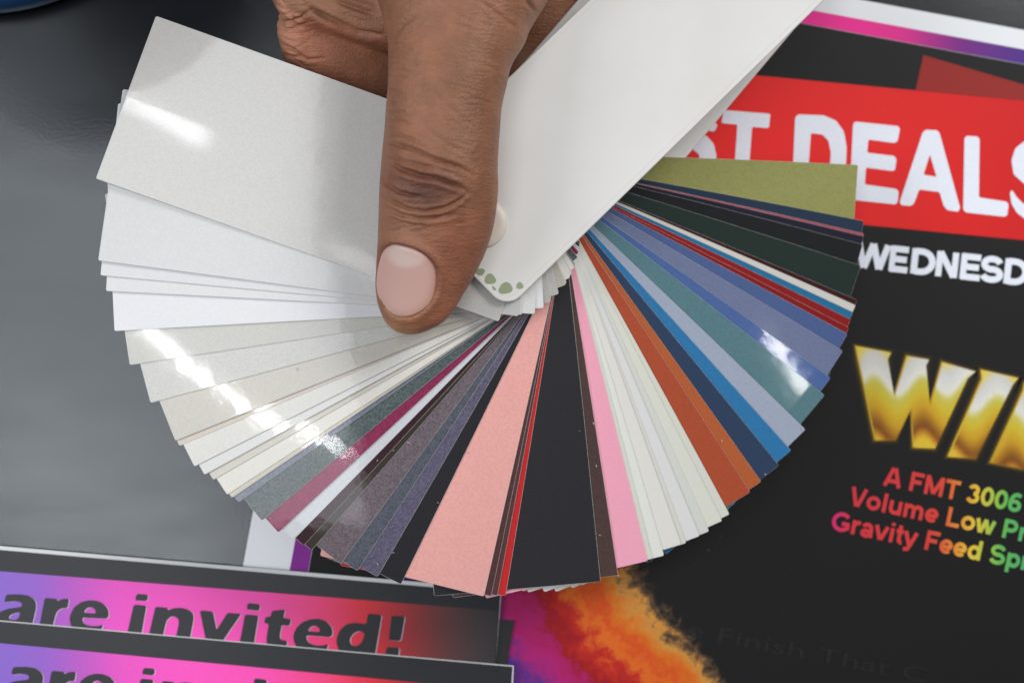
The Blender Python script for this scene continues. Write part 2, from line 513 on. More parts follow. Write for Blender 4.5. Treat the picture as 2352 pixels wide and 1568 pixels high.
for ch_, x0_, x1_ in (('W', 1966, 2036), ('E', 2041, 2083), ('D', 2091, 2143), ('N', 2148, 2197), ('E', 2204, 2249), ('S', 2252, 2299), ('D', 2305, 2357)):
    stroke_text('printed_letter', ch_, (x0_, 622 + (x0_ - 2041) * 0.108), 6.2, 58, (x1_ - x0_), z2, M_ink, poster, WHT, 0.125)
rb = ramp([(1915, (205, 40, 110)), (1960, (200, 50, 60)), (2150, (205, 60, 55)), (2185, (215, 110, 50)), (2240, (225, 190, 60)), (2280, (160, 190, 70)), (2310, (95, 180, 85)), (2352, (85, 170, 100)), (2450, (70, 160, 170))])
RB = lambda x, y: rb(x + (y - 1180) * 0.12)
stroke_text('printed_lettering', 'A FMT 3006', (2030, 1114), 11.5, 44, 317, z2, M_ink, poster, RB, 0.105)
stroke_text('printed_lettering', 'Volume Low Pr', (1951, 1160), 11.8, 44, ('Volume Low', 335), z2, M_ink, poster, RB, 0.105)
stroke_text('printed_lettering', 'Gravity Feed Spr', (1909, 1216), 11.8, 45, ('Gravity Feed', 348), z2, M_ink, poster, RB, 0.105)
text_on('printed_lettering', 'e Finish That C', (1577, 1459), 11.2, 34, 560, z3, M_ink, poster, lambda x, y: (31, 31, 33), 0.0)

# gold word, bevelled look printed flat
g0 = np.array((1801.0, 513.0))
zz = lambda L: [tuple(g0 + np.array(p) * 0.3516) for p in L]
GW = zz([(465, 800), (690, 842), (668, 885), (712, 1130), (800, 865), (938, 888), (918, 925), (945, 1190), (1030, 905), (1240, 965), (1192, 1005), (978, 1465), (842, 1460), (825, 1200), (722, 1408), (592, 1412), (485, 900)])
GI = zz([(1285, 955), (1520, 1008), (1485, 1050), (1245, 1530), (1068, 1520), (1290, 1015)])
GN = zz([(1570, 1040), (1760, 1085), (1830, 1390), (1930, 1125), (2120, 1170), (1900, 1680), (1720, 1640), (1690, 1330), (1560, 1600), (1345, 1560), (1560, 1090)])
gold_r = ramp([(0.0, (226, 200, 60)), (0.18, (205, 205, 205)), (0.36, (222, 222, 212)), (0.44, (196, 188, 80)), (0.55, (204, 180, 48)), (0.70, (196, 150, 34)), (0.88, (120, 68, 20)), (0.95, (190, 130, 36)), (1.0, (214, 180, 50))])


def gold(poly, name):
    rim_c = ramp([(0, (230, 205, 70)), (0.5, (168, 120, 30)), (1, (214, 185, 55))])
    ymin, ymax = min(p[1] for p in poly), max(p[1] for p in poly)
    # soft glow printed around the word
    def grown(d):
        out = []
        ar = sum(poly[k - 1][0] * poly[k][1] - poly[k][0] * poly[k - 1][1] for k in range(len(poly)))
        sg = 1 if ar > 0 else -1
        for k in range(len(poly)):
            (ax, ay), (bx, by), (cx_, cy_) = poly[k - 1], poly[k], poly[(k + 1) % len(poly)]
            n_ = np.array((by - ay, ax - bx)) / math.hypot(bx - ax, by - ay) + np.array((cy_ - by, bx - cx_)) / math.hypot(cx_ - bx, cy_ - by)
            n_ = n_ / max(0.6, np.linalg.norm(n_))
            out.append((bx + sg * n_[0] * d, by + sg * n_[1] * d))
        return out
    for d_, c_, zz_ in ((16, (27, 25, 18), -0.0052), (11, (44, 36, 18), -0.0039), (7, (76, 60, 20), -0.0026), (3.5, (128, 98, 28), -0.0013)):
        flat(name + '_glow', grown(d_), [tuple(range(len(poly)))], z2 + zz_, M_ink, poster, lambda x, y, c_=c_: c_)
    flat(name + '_edge', poly, [tuple(range(len(poly)))], z2, M_ink, poster, lambda x, y: rim_c((y - ymin) / (ymax - ymin)))
    # inset face, finely divided so that the printed gradient can run over it
    bm = bmesh.new()
    fv = [bm.verts.new((x, y, 0)) for x, y in poly]
    face = bm.faces.new(fv)
    bmesh.ops.inset_region(bm, faces=[face], thickness=8.0, use_even_offset=True)
    keep = max(bm.faces, key=lambda f_: f_.calc_area())
    dele = [f_ for f_ in bm.faces if f_ is not keep]
    bmesh.ops.delete(bm, geom=dele, context='FACES')
    bmesh.ops.triangulate(bm, faces=bm.faces[:])
    for _ in range(4):
        bmesh.ops.subdivide_edges(bm, edges=[e for e in bm.edges if e.calc_length() > 12], cuts=1, use_grid_fill=True)
        bmesh.ops.triangulate(bm, faces=bm.faces[:])
    bm.verts.index_update()
    pts = [(vv.co.x + 3, vv.co.y + 1) for vv in bm.verts]
    fc = [tuple(vv.index for vv in f_.verts) for f_ in bm.faces]
    bm.free()
    cx = sum(p[0] for p in poly) / len(poly)
    flat(name, pts, fc, z3, M_ink, poster, lambda x, y: gold_r(max(0, min(1, (y - ymin) / (ymax - ymin) + 0.10 * math.sin((x - cx) / 18.0)))))


gold(GW, 'printed_gold_letter'); gold(GI, 'printed_gold_letter'); gold(GN, 'printed_gold_letter')

# powder burst printed in the lower part of the flyer
t = NT('powder_print').set(Roughness=0.5)
t.b.inputs['Specular IOR Level'].default_value = 0.22
at = t.n('ShaderNodeAttribute', attribute_name='Col')
sp = t.n('ShaderNodeSeparateColor'); t.l(at.outputs['Color'], sp.inputs[0])
tc = t.n('ShaderNodeTexCoord')
n1 = t.n('ShaderNodeTexNoise', i_Scale=95.0, i_Detail=7.0, i_Roughness=0.62, i_Distortion=0.9); t.l(tc.outputs['Object'], n1.inputs['Vector'])
n2 = t.n('ShaderNodeTexNoise', i_Scale=420.0, i_Detail=8.0, i_Roughness=0.72, i_Distortion=0.6); t.l(tc.outputs['Object'], n2.inputs['Vector'])
a1 = t.n('ShaderNodeMath', operation='MULTIPLY_ADD', i_1=0.42, i_2=-0.21); t.l(n1.outputs['Fac'], a1.inputs[0])
a2 = t.n('ShaderNodeMath', operation='MULTIPLY_ADD', i_1=0.30, i_2=-0.15); t.l(n2.outputs['Fac'], a2.inputs[0])
a3 = t.n('ShaderNodeMath', operation='ADD'); t.l(a1.outputs[0], a3.inputs[0]); t.l(a2.outputs[0], a3.inputs[1])
a4 = t.n('ShaderNodeMath', operation='ADD'); t.l(a3.outputs[0], a4.inputs[0]); t.l(sp.outputs[0], a4.inputs[1])
cr = t.n('ShaderNodeValToRGB')
el = cr.color_ramp.elements
stops = [(0.0, BLK), (0.09, BLK), (0.16, (92, 70, 48)), (0.22, (196, 138, 62)), (0.30, (206, 108, 28)), (0.40, (204, 74, 24)), (0.47, (214, 104, 30)), (0.55, (186, 40, 28)), (0.66, (150, 16, 24)), (0.71, (165, 22, 92)), (0.85, (170, 25, 110)), (1.0, (80, 40, 130))]
el[0].position, el[0].color = stops[0][0], (*lin(stops[0][1]), 1)
el[1].position, el[1].color = stops[-1][0], (*lin(stops[-1][1]), 1)
for p_, c_ in stops[1:-1]:
    e_ = el.new(p_); e_.color = (*lin(c_), 1)
t.l(a4.outputs[0], cr.inputs[0]); t.l(cr.outputs[0], t.b.inputs['Base Color'])
M_powder = t.m
pts, fc = [], []
NX, NY = 40, 40
for j in range(NY + 1):
    for i in range(NX + 1):
        pts.append((900 + 860 * i / NX, 1230 + 520 * j / NY))
for j in range(NY):
    for i in range(NX):
        a = j * (NX + 1) + i
        fc.append((a, a + 1, a + NX + 2, a + NX + 1))
pv = [tuple(P(x, y, z2)) for x, y in pts]
# distance inside the slanting right-hand rim of the cloud
cc = [((max(0.0, min(1.0, 0.15 + ((1455 + (y - 1310) * 0.62) - x) / 520.0 + max(0, (y - 1490) / 900.0)))),) * 3 for x, y in pts]
obj('printed_powder_burst', pv, [tuple(reversed(f_)) for f_ in fc], M_powder, poster, cols=cc)


# ------------------------------------------------------------------ invitation cards
M_card_edge = simple('card_cut_edge', (225, 228, 230), 0.7, 0.3)
band = ramp([(0, (138, 100, 208)), (90, (150, 95, 205)), (170, (190, 85, 200)), (270, (240, 80, 200)), (420, (255, 82, 198)), (600, (255, 76, 182)), (740, (248, 66, 128)), (840, (225, 45, 62)), (930, (165, 45, 52)), (1010, (105, 55, 55)), (1090, (66, 56, 58)), (1150, (50, 50, 54))])
CARD = (38, 40, 45)


tr1 = lambda L: [(x * 0.21875, 1341.4 + y * 0.21875) for x, y in L]
tr2 = lambda L: [(422.6 + x * 0.22656, 1378 + y * 0.22656) for x, y in L]
INVITED = [
 [tr1([(65, 105), (210, 103), (300, 118), (355, 150), (380, 195), (378, 250), (335, 440), (195, 430), (205, 405), (160, 435), (90, 445), (10, 430), (-40, 390), (-45, 340), (0, 285), (80, 255), (225, 235), (235, 205), (220, 185), (160, 175), (45, 185)]), tr1([(215, 290), (140, 305), (95, 330), (95, 360), (125, 375), (170, 370), (200, 345)])],
 [tr1([(470, 140), (600, 150), (605, 178), (640, 155), (690, 148), (725, 152), (710, 248), (660, 245), (610, 270), (585, 310), (548, 458), (412, 446)])],
 [tr1([(1120, 358), (1138, 340), (1142, 290), (1125, 245), (1080, 195), (1000, 168), (930, 165), (850, 185), (780, 235), (740, 310), (730, 370), (745, 430), (790, 475), (860, 500), (950, 503), (1055, 488), (1085, 420), (1030, 435), (960, 438), (895, 420), (865, 385), (866, 345)]), tr1([(880, 298), (895, 262), (940, 235), (985, 245), (1005, 275), (1005, 305)])],
 [tr1([(1435, 97), (1555, 108), (1545, 175), (1418, 165)])], [tr1([(1405, 210), (1538, 222), (1482, 535), (1335, 522)])],
 [tr1([(1632, 232), (1765, 245), (1760, 275), (1820, 248), (1890, 243), (1970, 260), (2025, 300), (2035, 350), (1990, 585), (1845, 570), (1880, 400), (1870, 355), (1830, 332), (1790, 338), (1750, 375), (1735, 430), (1705, 560), (1560, 545)])],
 [tr2([(160, 100), (292, 112), (330, 300), (440, 125), (580, 135), (380, 428), (225, 414)])],
 [tr2([(645, 25), (772, 40), (762, 105), (635, 92)])], [tr2([(618, 142), (755, 152), (705, 456), (562, 443)])],
 [tr2([(890, 105), (1025, 92), (1005, 178), (1085, 190), (1070, 258), (990, 248), (968, 370), (985, 400), (1050, 410), (1035, 470), (1000, 490), (930, 492), (860, 470), (835, 420), (838, 370), (860, 235), (812, 232), (825, 165), (880, 165)])],
 [tr2([(1490, 372), (1508, 330), (1495, 270), (1440, 210), (1360, 185), (1280, 190), (1200, 220), (1140, 275), (1110, 345), (1110, 405), (1135, 460), (1190, 505), (1270, 525), (1350, 530), (1435, 522), (1465, 440), (1400, 458), (1320, 455), (1260, 425), (1238, 385), (1245, 352)]), tr2([(1255, 312), (1270, 280), (1310, 255), (1355, 262), (1375, 290), (1375, 322)])],
 [tr2([(1865, 132), (2005, 148), (1935, 560), (1790, 545), (1800, 520), (1745, 545), (1690, 552), (1620, 540), (1565, 495), (1545, 430), (1550, 370), (1580, 300), (1640, 245), (1720, 225), (1790, 232), (1848, 242)]), tr2([(1835, 330), (1780, 308), (1720, 330), (1685, 380), (1680, 430), (1715, 465), (1760, 458), (1805, 420)])],
 [tr2([(2105, 155), (2240, 162), (2195, 412), (2075, 400)])], [tr2([(2055, 470), (2185, 480), (2170, 580), (2040, 565)])],
]


def invitation(top, right_bottom, z, label, band_top, text_at, rim, dx):
    (ax, ay), (bx, by) = top
    poly = [(-330, ay - 330 * (by - ay) / (bx - ax)), (bx, by), right_bottom, (right_bottom[0] - 25, 2060), (-380, 1960)]
    c = prism('invitation_card', poly, z - 0.035, z, [M_card_edge, M_card_edge])
    tag(c, label, 'card', 'invitation cards overlapping at the lower left')
    sl = (by - ay) / (bx - ax)
    x0, x1 = -330, bx - 2.5
    L = lambda x, o: (x, ay + (x - ax) * sl + o)
    strip('printed_face', (L(x0 + 6, rim), L(x1, rim)), ((x0 - 20, 1900), (right_bottom[0] - 27, 1980)), z + 0.006, M_ink_card, c, lambda x, y: CARD, 10, 6)
    bl = lambda x: (x, band_top[0] + x * band_top[1])
    strip('printed_band', (bl(x0 + 6), bl(x1 - 4)), ((x0, bl(x0)[1] + 175), (x1 - 18, bl(x1)[1] + 175)), z + 0.012, M_ink_card, c, lambda x, y: band(x - dx), 60)
    for loops in INVITED:
        lp = [[(x + text_at[0], y + text_at[1] + x * text_at[2]) for x, y in L] for L in loops]
        lp = [soften(L, (3.0, 1.2)) for L in lp]
        glyph_on('printed_letter_edge', [[(x + 2.0, y + 0.6) for x, y in L] for L in lp], z + 0.018, M_ink_card, c, lambda x, y: (225, 200, 218))
        glyph_on('printed_letter', lp, z + 0.024, M_ink_card, c, lambda x, y: CARD)
    return c


v_ = [(700, 1405), (1181, 1423.5), (1163, 1540), (1130, 1760), (650, 1740)]
c3 = prism('invitation_card', v_, 0.052, 0.09, [simple('card_back', (14, 13, 14), 0.5), M_card_edge])
tag(c3, 'plain black card corner sticking out under the two pink banded invitations', 'card')
invitation(((0, 1253), (1152, 1352)), (1136, 1560), 0.15, 'pink banded invitation card partly covered by another one, nearer the colour fan', (1311, 0.079), (0, 0, 0), 9, 0)
invitation(((0, 1424), (1180, 1528)), (1174, 1640), 0.205, 'pink banded invitation card lying on top, cut off by the bottom of the picture', (1476, 0.094), (16, 166, 0.012), 2.0, 15)

# ------------------------------------------------------------------ blue container at the corner
M_blue = simple('blue_plastic', (42, 92, 150), 0.35, 0.5, 0.3, 0.1)
cc0 = P(-30, -409, 0)
rad = (P(-30, 42, 0) - cc0).length
prof = [(0.0, 0.05), (rad * 0.93, 0.05), (rad * 0.985, 0.12), (rad, 0.35), (rad, 1.2), (rad * 0.965, 1.35), (rad * 0.965, 13.0), (rad * 0.99, 13.2), (rad * 0.99, 13.9), (rad * 0.9, 14.1)]
tub = empty('blue_container')
tag(tub, 'blue round container standing at the upper left corner', 'container')
NS = 96


def lathe(name, prof, mat, parent, cx, cy, cap_top=True):
    vv, ff = [], []
    for r_, z_ in prof:
        for k in range(NS):
            a = 2 * math.pi * k / NS
            vv.append((cx + r_ * math.cos(a), cy + r_ * math.sin(a), z_))
    for j in range(len(prof) - 1):
        for k in range(NS):
            ff.append((j * NS + k, j * NS + (k + 1) % NS, (j + 1) * NS + (k + 1) % NS, (j + 1) * NS + k))
    if cap_top:
        ff.append(tuple((len(prof) - 1) * NS + k for k in range(NS)))
    return obj(name, vv, ff, mat, parent, smooth=True)


lathe('body', prof, M_blue, tub, cc0.x, cc0.y)
lathe('lid', [(rad * 1.02, 13.4), (rad * 1.03, 13.5), (rad * 1.03, 14.7), (rad * 0.99, 14.9)], simple('lid_plastic', (30, 60, 110), 0.4), tub, cc0.x, cc0.y)

# ------------------------------------------------------------------ colour fan
fan = empty('colour_swatch_fan')
tag(fan, 'fanned out deck of painted colour swatches under white covers, held by the hand', 'swatch fan')
ZT = 3.5                       # top face of the uppermost swatch at the rivet
PIV = P(1108, 515, ZT)
HWB, BACK, TH = 1.59, 0.79, 0.014


def warp(x, y):
    """common gentle bend of the whole deck (cm)"""
    dx_, dy_ = x - PIV.x, y - PIV.y
    return -0.0022 * (dx_ * dx_ + dy_ * dy_) + 0.010 * dy_


# leading corner as measured, colour, flake, coat
SW = [
 ((220, 410), (188, 186, 183), .06, 'silver white'), ((225, 598), (192, 192, 191), .05, 'pearl white'),
 ((230, 632), (214, 214, 216), .04, None), ((243, 668), (216, 216, 216), .04, None), ((262, 760), (222, 223, 227), .03, 'cool white'),
 ((297, 838), (178, 177, 171), .06, 'warm silver'), ((345, 925), (183, 182, 178), .08, 'silver'), ((402, 1012), (181, 177, 168), .06, 'champagne'),
 ((411, 1024), (203, 191, 178), .05, None), ((446, 1071), (214, 213, 208), .05, 'pearl white'), ((469, 1090), (213, 214, 212), .04, None),
 ((489, 1102), (202, 198, 187), .05, None), ((521, 1136), (218, 216, 209), .04, 'ivory'), ((532, 1143), (183, 178, 162), .06, None),
 ((547, 1153), (108, 114, 130), .16, 'blue grey metallic'), ((601, 1196), (84, 95, 96), .24, 'green grey metallic'), ((639, 1223), (134, 42, 80), .16, 'maroon metallic'),
 ((673, 1240), (204, 208, 214), .05, 'cool silver'), ((697, 1253), (52, 24, 32), .12, 'dark wine'), ((715, 1264), (54, 47, 41), .12, 'dark brown'),
 ((783, 1295), (108, 97, 104), .20, 'mauve grey metallic'), ((821, 1311), (86, 90, 102), .20, 'slate metallic'), ((867, 1325), (97, 92, 115), .20, 'violet metallic'),
 ((921, 1342), (36, 36, 41), .06, 'black'), ((1112, 1370), (236, 172, 166), .08, 'salmon pink metallic'), ((1129, 1369), (80, 51, 52), .10, 'brown'),
 ((1143, 1368), (86, 55, 55), .10, None), ((1162, 1369), (192, 38, 42), .05, 'bright red'), ((1381, 1336), (42, 42, 46), .05, 'wide black'),
 ((1421, 1321), (76, 58, 56), .08, 'dark brown'), ((1490, 1288), (240, 166, 188), .03, 'rose pink'), ((1500, 1283), (214, 214, 204), .02, None),
 ((1527, 1276), (222, 226, 219), .02, 'white'), ((1566, 1250), (222, 221, 216), .02, None), ((1578, 1247), (212, 212, 206), .02, None),
 ((1609, 1231), (218, 218, 219), .02, None), ((1631, 1220), (209, 212, 206), .02, None), ((1661, 1196), (215, 216, 206), .02, 'cream'),
 ((1678, 1181), (211, 213, 203), .02, None), ((1726, 1130), (170, 76, 48), .04, 'burnt orange'), ((1751, 1106), (176, 92, 50), .04, 'orange'),
 ((1792, 1069), (44, 62, 90), .05, 'navy'), ((1820, 1034), (44, 116, 168), .05, 'bright blue'), ((1853, 986), (157, 167, 187), .05, 'pale lilac'),
 ((1897, 907), (88, 125, 134), .06, 'teal'), ((1911, 867), (73, 100, 155), .07, 'royal blue'), ((1939, 805), (108, 118, 150), .05, 'lilac blue'),
 ((1950, 766), (72, 93, 140), .05, 'denim blue'), ((1954, 752), (128, 14, 18), .04, 'dark red'), ((1958, 733), (136, 18, 20), .04, 'red'),
 ((1963, 716), (30, 106, 148), .04, 'blue'), ((1969, 700), (202, 200, 194), .02, 'off white'), ((1973, 688), (55, 10, 13), .04, 'dark maroon'),
 ((1981, 609), (24, 42, 38), .05, 'dark green'), ((1985, 560), (14, 17, 22), .04, 'near black'), ((1987, 541), (17, 19, 41), .04, 'midnight blue'),
 ((1988, 535), (160, 74, 90), .04, None), ((1988, 506), (24, 46, 68), .05, 'petrol blue'), ((1974, 377), (142, 143, 84), .07, 'olive green'),
]
cum0, cum1 = 0.0, 0.0
blade_info = []
for i, (cpx, rgb, flake, lab) in enumerate(SW):
    z_guess = ZT - cum0 - cum1
    c = P(cpx[0], cpx[1], z_guess - 0.1)
    dx_, dy_ = c.x - PIV.x, c.y - PIV.y
    R_ = math.hypot(dx_, dy_)
    L_ = math.sqrt(R_ * R_ - HWB * HWB)
    # leading side lies counter-clockwise (left -> down -> right) of the axis
    ang = math.atan2(dy_, dx_) - math.atan2(HWB, L_)
    blade_info.append((ang, L_, cum0, cum1))
    cum0 += 0.037 if i < 17 else 0.0205
    cum1 += (0.10 if i == 0 else 0.02 if i in (1, 4) else rng.uniform(0.001, 0.006))


def blade_mesh(name, ang, L_, z_of, hw, back_, th, mats, parent, rc=0.035, ch=0.0045, nseg=26, label=None, off=0.0, skew=0.0):
    ca, sa = math.cos(ang), math.sin(ang)
    st = [-back_, -back_ + ch]
    for k in range(1, 4): st.append(-back_ + rc * k / 3 + (ch if k == 0 else 0))
    n0 = len(st)
    for k in range(1, nseg): st.append(-back_ + rc + (L_ + back_ - 2 * rc) * k / nseg)
    st += [L_ - rc, L_ - rc * 0.62, L_ - rc * 0.32, L_ - ch, L_]
    st = sorted(set(round(s, 5) for s in st))
    vv, ff, mi = [], [], []
    for s in st:
        w = hw
        if s > L_ - rc: w = hw - rc + math.sqrt(max(0, rc * rc - (s - (L_ - rc)) ** 2))
        if s < -back_ + rc: w = hw - rc + math.sqrt(max(0, rc * rc - (-back_ + rc - s) ** 2))
        end = s in (st[0], st[-1])
        cols_ = [(-w, -th), (-w, -ch), (-(w - ch), 0), (-w * 0.5, 0), (0, 0), (w * 0.5, 0), (w - ch, 0), (w, -ch), (w, -th)]
        for v0, zo in cols_:
            if end and zo == 0: zo = -ch
            s_ = s - skew * max(0.0, s / L_) * max(0.0, (hw - v0) / (2 * hw))
            x = PIV.x + ca * s_ - sa * v0
            y = PIV.y + sa * s_ + ca * v0
            vv.append((x, y, z_of(x, y) + zo))
    nc = 9
    for j in range(len(st) - 1):
        for k in range(nc):
            a, b = j * nc + k, j * nc + (k + 1) % nc
            ff.append((a, a + nc, b + nc, b))
            top = k in (2, 3, 4, 5)
            mi.append(0 if top and 0 < j < len(st) - 2 else 1)
    ff.append(tuple(range(nc))); mi.append(1)
    ff.append(tuple(reversed(range((len(st) - 1) * nc, len(st) * nc)))); mi.append(1)
    o = obj(name, vv, ff, mats, parent, mi)
    if label: o['label'] = label
    return o


trg = random.Random(21)
for i, ((cpx, rgb, flake, lab), (ang, L_, c0_, c1_)) in enumerate(zip(SW, blade_info)):
    def z_of(x, y, c0_=c0_, c1_=c1_):
        r_ = math.hypot(x - PIV.x, y - PIV.y)
        s = max(0.0, (r_ - 1.2) / 5.8)
        return ZT - c0_ - c1_ * s * s + warp(x, y)
    amp = 0.0068 if i < 17 else 0.0019
    roll, pitch = trg.uniform(-amp, amp), trg.uniform(-amp, amp) * 0.4

    def z_of(x, y, f0=z_of, roll=roll, pitch=pitch, ang=ang):
        dx_, dy_ = x - PIV.x, y - PIV.y
        return f0(x, y) + roll * (-dx_ * math.sin(ang) + dy_ * math.cos(ang)) + pitch * (dx_ * math.cos(ang) + dy_ * math.sin(ang)) * 0.5
    dark = sum(rgb) < 330
    m = paint('swatch_paint', rgb, flake * (0.55 if sum(rgb) > 480 else 0.9), 0.38 if not dark else 0.42, 0.75, metal=0.22 if i in (0, 1, 5, 6, 7, 13) else 0.3 if i in (14, 15, 16, 20, 21, 22) else 0.15 if i in (24, 44) else 0.0)
    blade_mesh('swatch', ang, L_, z_of, HWB, 0.88 if i < 3 else 1.06 if i < 30 else 0.95, TH, [m, M_core], fan, ch=0.0045 if i < 31 else 0.0025, skew=0.0 if i < 15 else 0.06 if i < 24 else 0.10 if i < 31 else 0.24, label=(lab + ' swatch') if lab else None)
NB = len(SW)

# little paper burrs and chips left on the cut edges
def top_at(px_, py_):
    for (ang, L_, c0_, c1_) in blade_info:
        p_ = P(px_, py_, ZT - c0_ - 0.15)
        dx_, dy_ = p_.x - PIV.x, p_.y - PIV.y
        a_u = dx_ * math.cos(ang) + dy_ * math.sin(ang)
        a_v = -dx_ * math.sin(ang) + dy_ * math.cos(ang)
        if -0.8 < a_u < L_ and abs(a_v) < HWB:
            r_ = math.hypot(dx_, dy_)
            s_ = max(0.0, (r_ - 1.2) / 5.8)
            return ZT - c0_ - c1_ * s_ * s_ + warp(p_.x, p_.y)
    return ZT - 0.8


for (cx_, cy_, ln, an) in [(938, 1018, 11, 0.3), (682, 848, 9, 1.5), (1660, 1013, 9, -0.9), (868, 1058, 6, -0.7), (905, 1035, 5, -0.6), (1076, 1039, 5, 0.2), (1362, 973, 7, 1.4), (1368, 1070, 7, 1.5), (1378, 1230, 6, 0.1), (866, 1296, 8, 1.1),
                           (903, 1270, 5, 0.3), (1757, 1090, 6, 0.6), (1842, 985, 5, 0.5), (1715, 880, 4, 0.2), (620, 1190, 5, 0.8), (1330, 990, 2, 1), (1005, 1155, 4, 0.5), (1420, 1323, 6, 0.2)]:
    z_ = top_at(cx_, cy_) + 0.012
    vv = []
    for k in range(7):
        q_ = k / 6.0
        x_ = cx_ + math.cos(an) * ln * (q_ - 0.5) + math.sin(an) * 2.0 * math.sin(q_ * 3.1)
        y_ = cy_ + math.sin(an) * ln * (q_ - 0.5) - math.cos(an) * 2.0 * math.sin(q_ * 3.1)
        w_ = 0.25 + 0.75 * math.sin(math.pi * min(1, q_ + 0.08))
        for sg, zo in ((-1, 0.0), (0, 0.014), (1, 0.0)):
            vv.append(tuple(P(x_ - math.sin(an) * w_ * sg, y_ + math.cos(an) * w_ * sg, z_ + zo + 0.01 * math.sin(q_ * 3.1))))
    ff = []
    for k in range(6):
        for m_ in range(3):
            a, b = k * 3 + m_, k * 3 + (m_ + 1) % 3
            ff.append((a, b, b + 3, a + 3))
    ff += [(2, 1, 0), (18, 19, 20)]
    obj('paper_burr', vv, ff, M_core, fan)

# covers: two white plastic boards turned away from the fan
CA = math.atan2(0.70, 0.714)
CTOP = ZT + 0.13


def cover_shape(name, ang, L_, hw0, hw1, back_, ztop, th, rc, sh=(0, 0), label=None):
    ca, sa = math.cos(ang), math.sin(ang)
    out = []
    cs = [(-back_, -hw0), (L_, -hw0), (L_, hw1), (-back_, hw1)]
    for (cx_, cy_), a0 in zip(cs, (180, 270, 0, 90)):
        ix = cx_ + (rc if cx_ < 0 else -rc)
        iy = cy_ + (rc if cy_ < 0 else -rc)
        for k in range(9):
            a = math.radians(a0 + 90 * k / 8)
            out.append((ix + rc * math.cos(a), iy + rc * math.sin(a)))
    n = len(out)
    cxm = (L_ - back_) / 2
    vv, ff, mi = [], [], []
    rings = [(0.0, -th), (0.0, -0.022), (0.008, -0.007), (0.022, 0.0), (0.085, 0.0), (0.095, -0.004), (0.105, 0.0)]
    for ins, zo in rings:
        for k in range(n):
            x0, y0 = out[k]
            xa, ya = out[k - 1]; xb, yb = out[(k + 1) % n]
            tx_, ty_ = xb - xa, yb - ya
            l_ = math.hypot(tx_, ty_) or 1
            nx, ny = -ty_ / l_, tx_ / l_
            x1_, y1_ = x0 + nx * ins, y0 + ny * ins
            wx, wy = PIV.x + sh[0] + ca * x1_ - sa * y1_, PIV.y + sh[1] + sa * x1_ + ca * y1_
            vv.append((wx, wy, ztop + zo))
    for j in range(len(rings) - 1):
        for k in range(n):
            ff.append((j * n + k, j * n + (k + 1) % n, (j + 1) * n + (k + 1) % n, (j + 1) * n + k))
    ff.append(tuple((len(rings) - 1) * n + k for k in range(n)))
    ff.append(tuple(reversed(range(n))))
    o = obj(name, vv, ff, M_white_plastic, fan, smooth=False)
    if label: o['label'] = label
    return o


cover_shape('cover', CA, 7.9, 1.44, 1.60, 0.80, CTOP, 0.085, 0.36, label='white plastic front cover with green dots')
zb = ZT - cum0 - 0.10
e0, e1 = P(1572, 366, zb), P(1884, -3, zb)
b_ang = math.atan2(e1.y - e0.y, e1.x - e0.x)
b_off = (e0.x - PIV.x) * math.sin(b_ang) - (e0.y - PIV.y) * math.cos(b_ang)
cover_shape('cover', b_ang, 8.8, b_off, 1.5, 0.5, zb, 0.085, 0.36, label='white plastic back cover')
lathe('rivet', [(0.455, CTOP), (0.45, CTOP + 0.03), (0.42, CTOP + 0.05), (0.30, CTOP + 0.06), (0.05, CTOP + 0.062)], simple('rivet_plastic', (222, 212, 202), 0.4), fan, PIV.x, PIV.y)
lathe('rivet_pin', [(0.12, zb - 0.02), (0.12, CTOP - 0.01)], simple('rivet_metal', (150, 150, 150), 0.35), fan, PIV.x, PIV.y)
M_dot = simple('green_dot_ink', (146, 158, 124), 0.45)
for (x, y, rx, ry, a) in [(1103, 624, 11, 8, 0), (1126, 641, 13, 12, 20), (1161.5, 662, 16, 13, -20), (1194, 656, 8, 8, 0), (1135, 662, 6, 2.5, 50)]:
    pts = []
    for k in range(20):
        b = 2 * math.pi * k / 20
        w = 1 + 0.10 * math.sin(3 * b + x)
        ex, ey = rx * w * math.cos(b), ry * w * math.sin(b)
        ar_ = math.radians(a)
        pts.append((x + ex * math.cos(ar_) - ey * math.sin(ar_), y + ex * math.sin(ar_) + ey * math.cos(ar_)))
    vv = [tuple(P(x_, y_, CTOP + 0.006)) for x_, y_ in reversed(pts)]
    obj('printed_dot', vv, [tuple(range(20))], M_dot, fan)


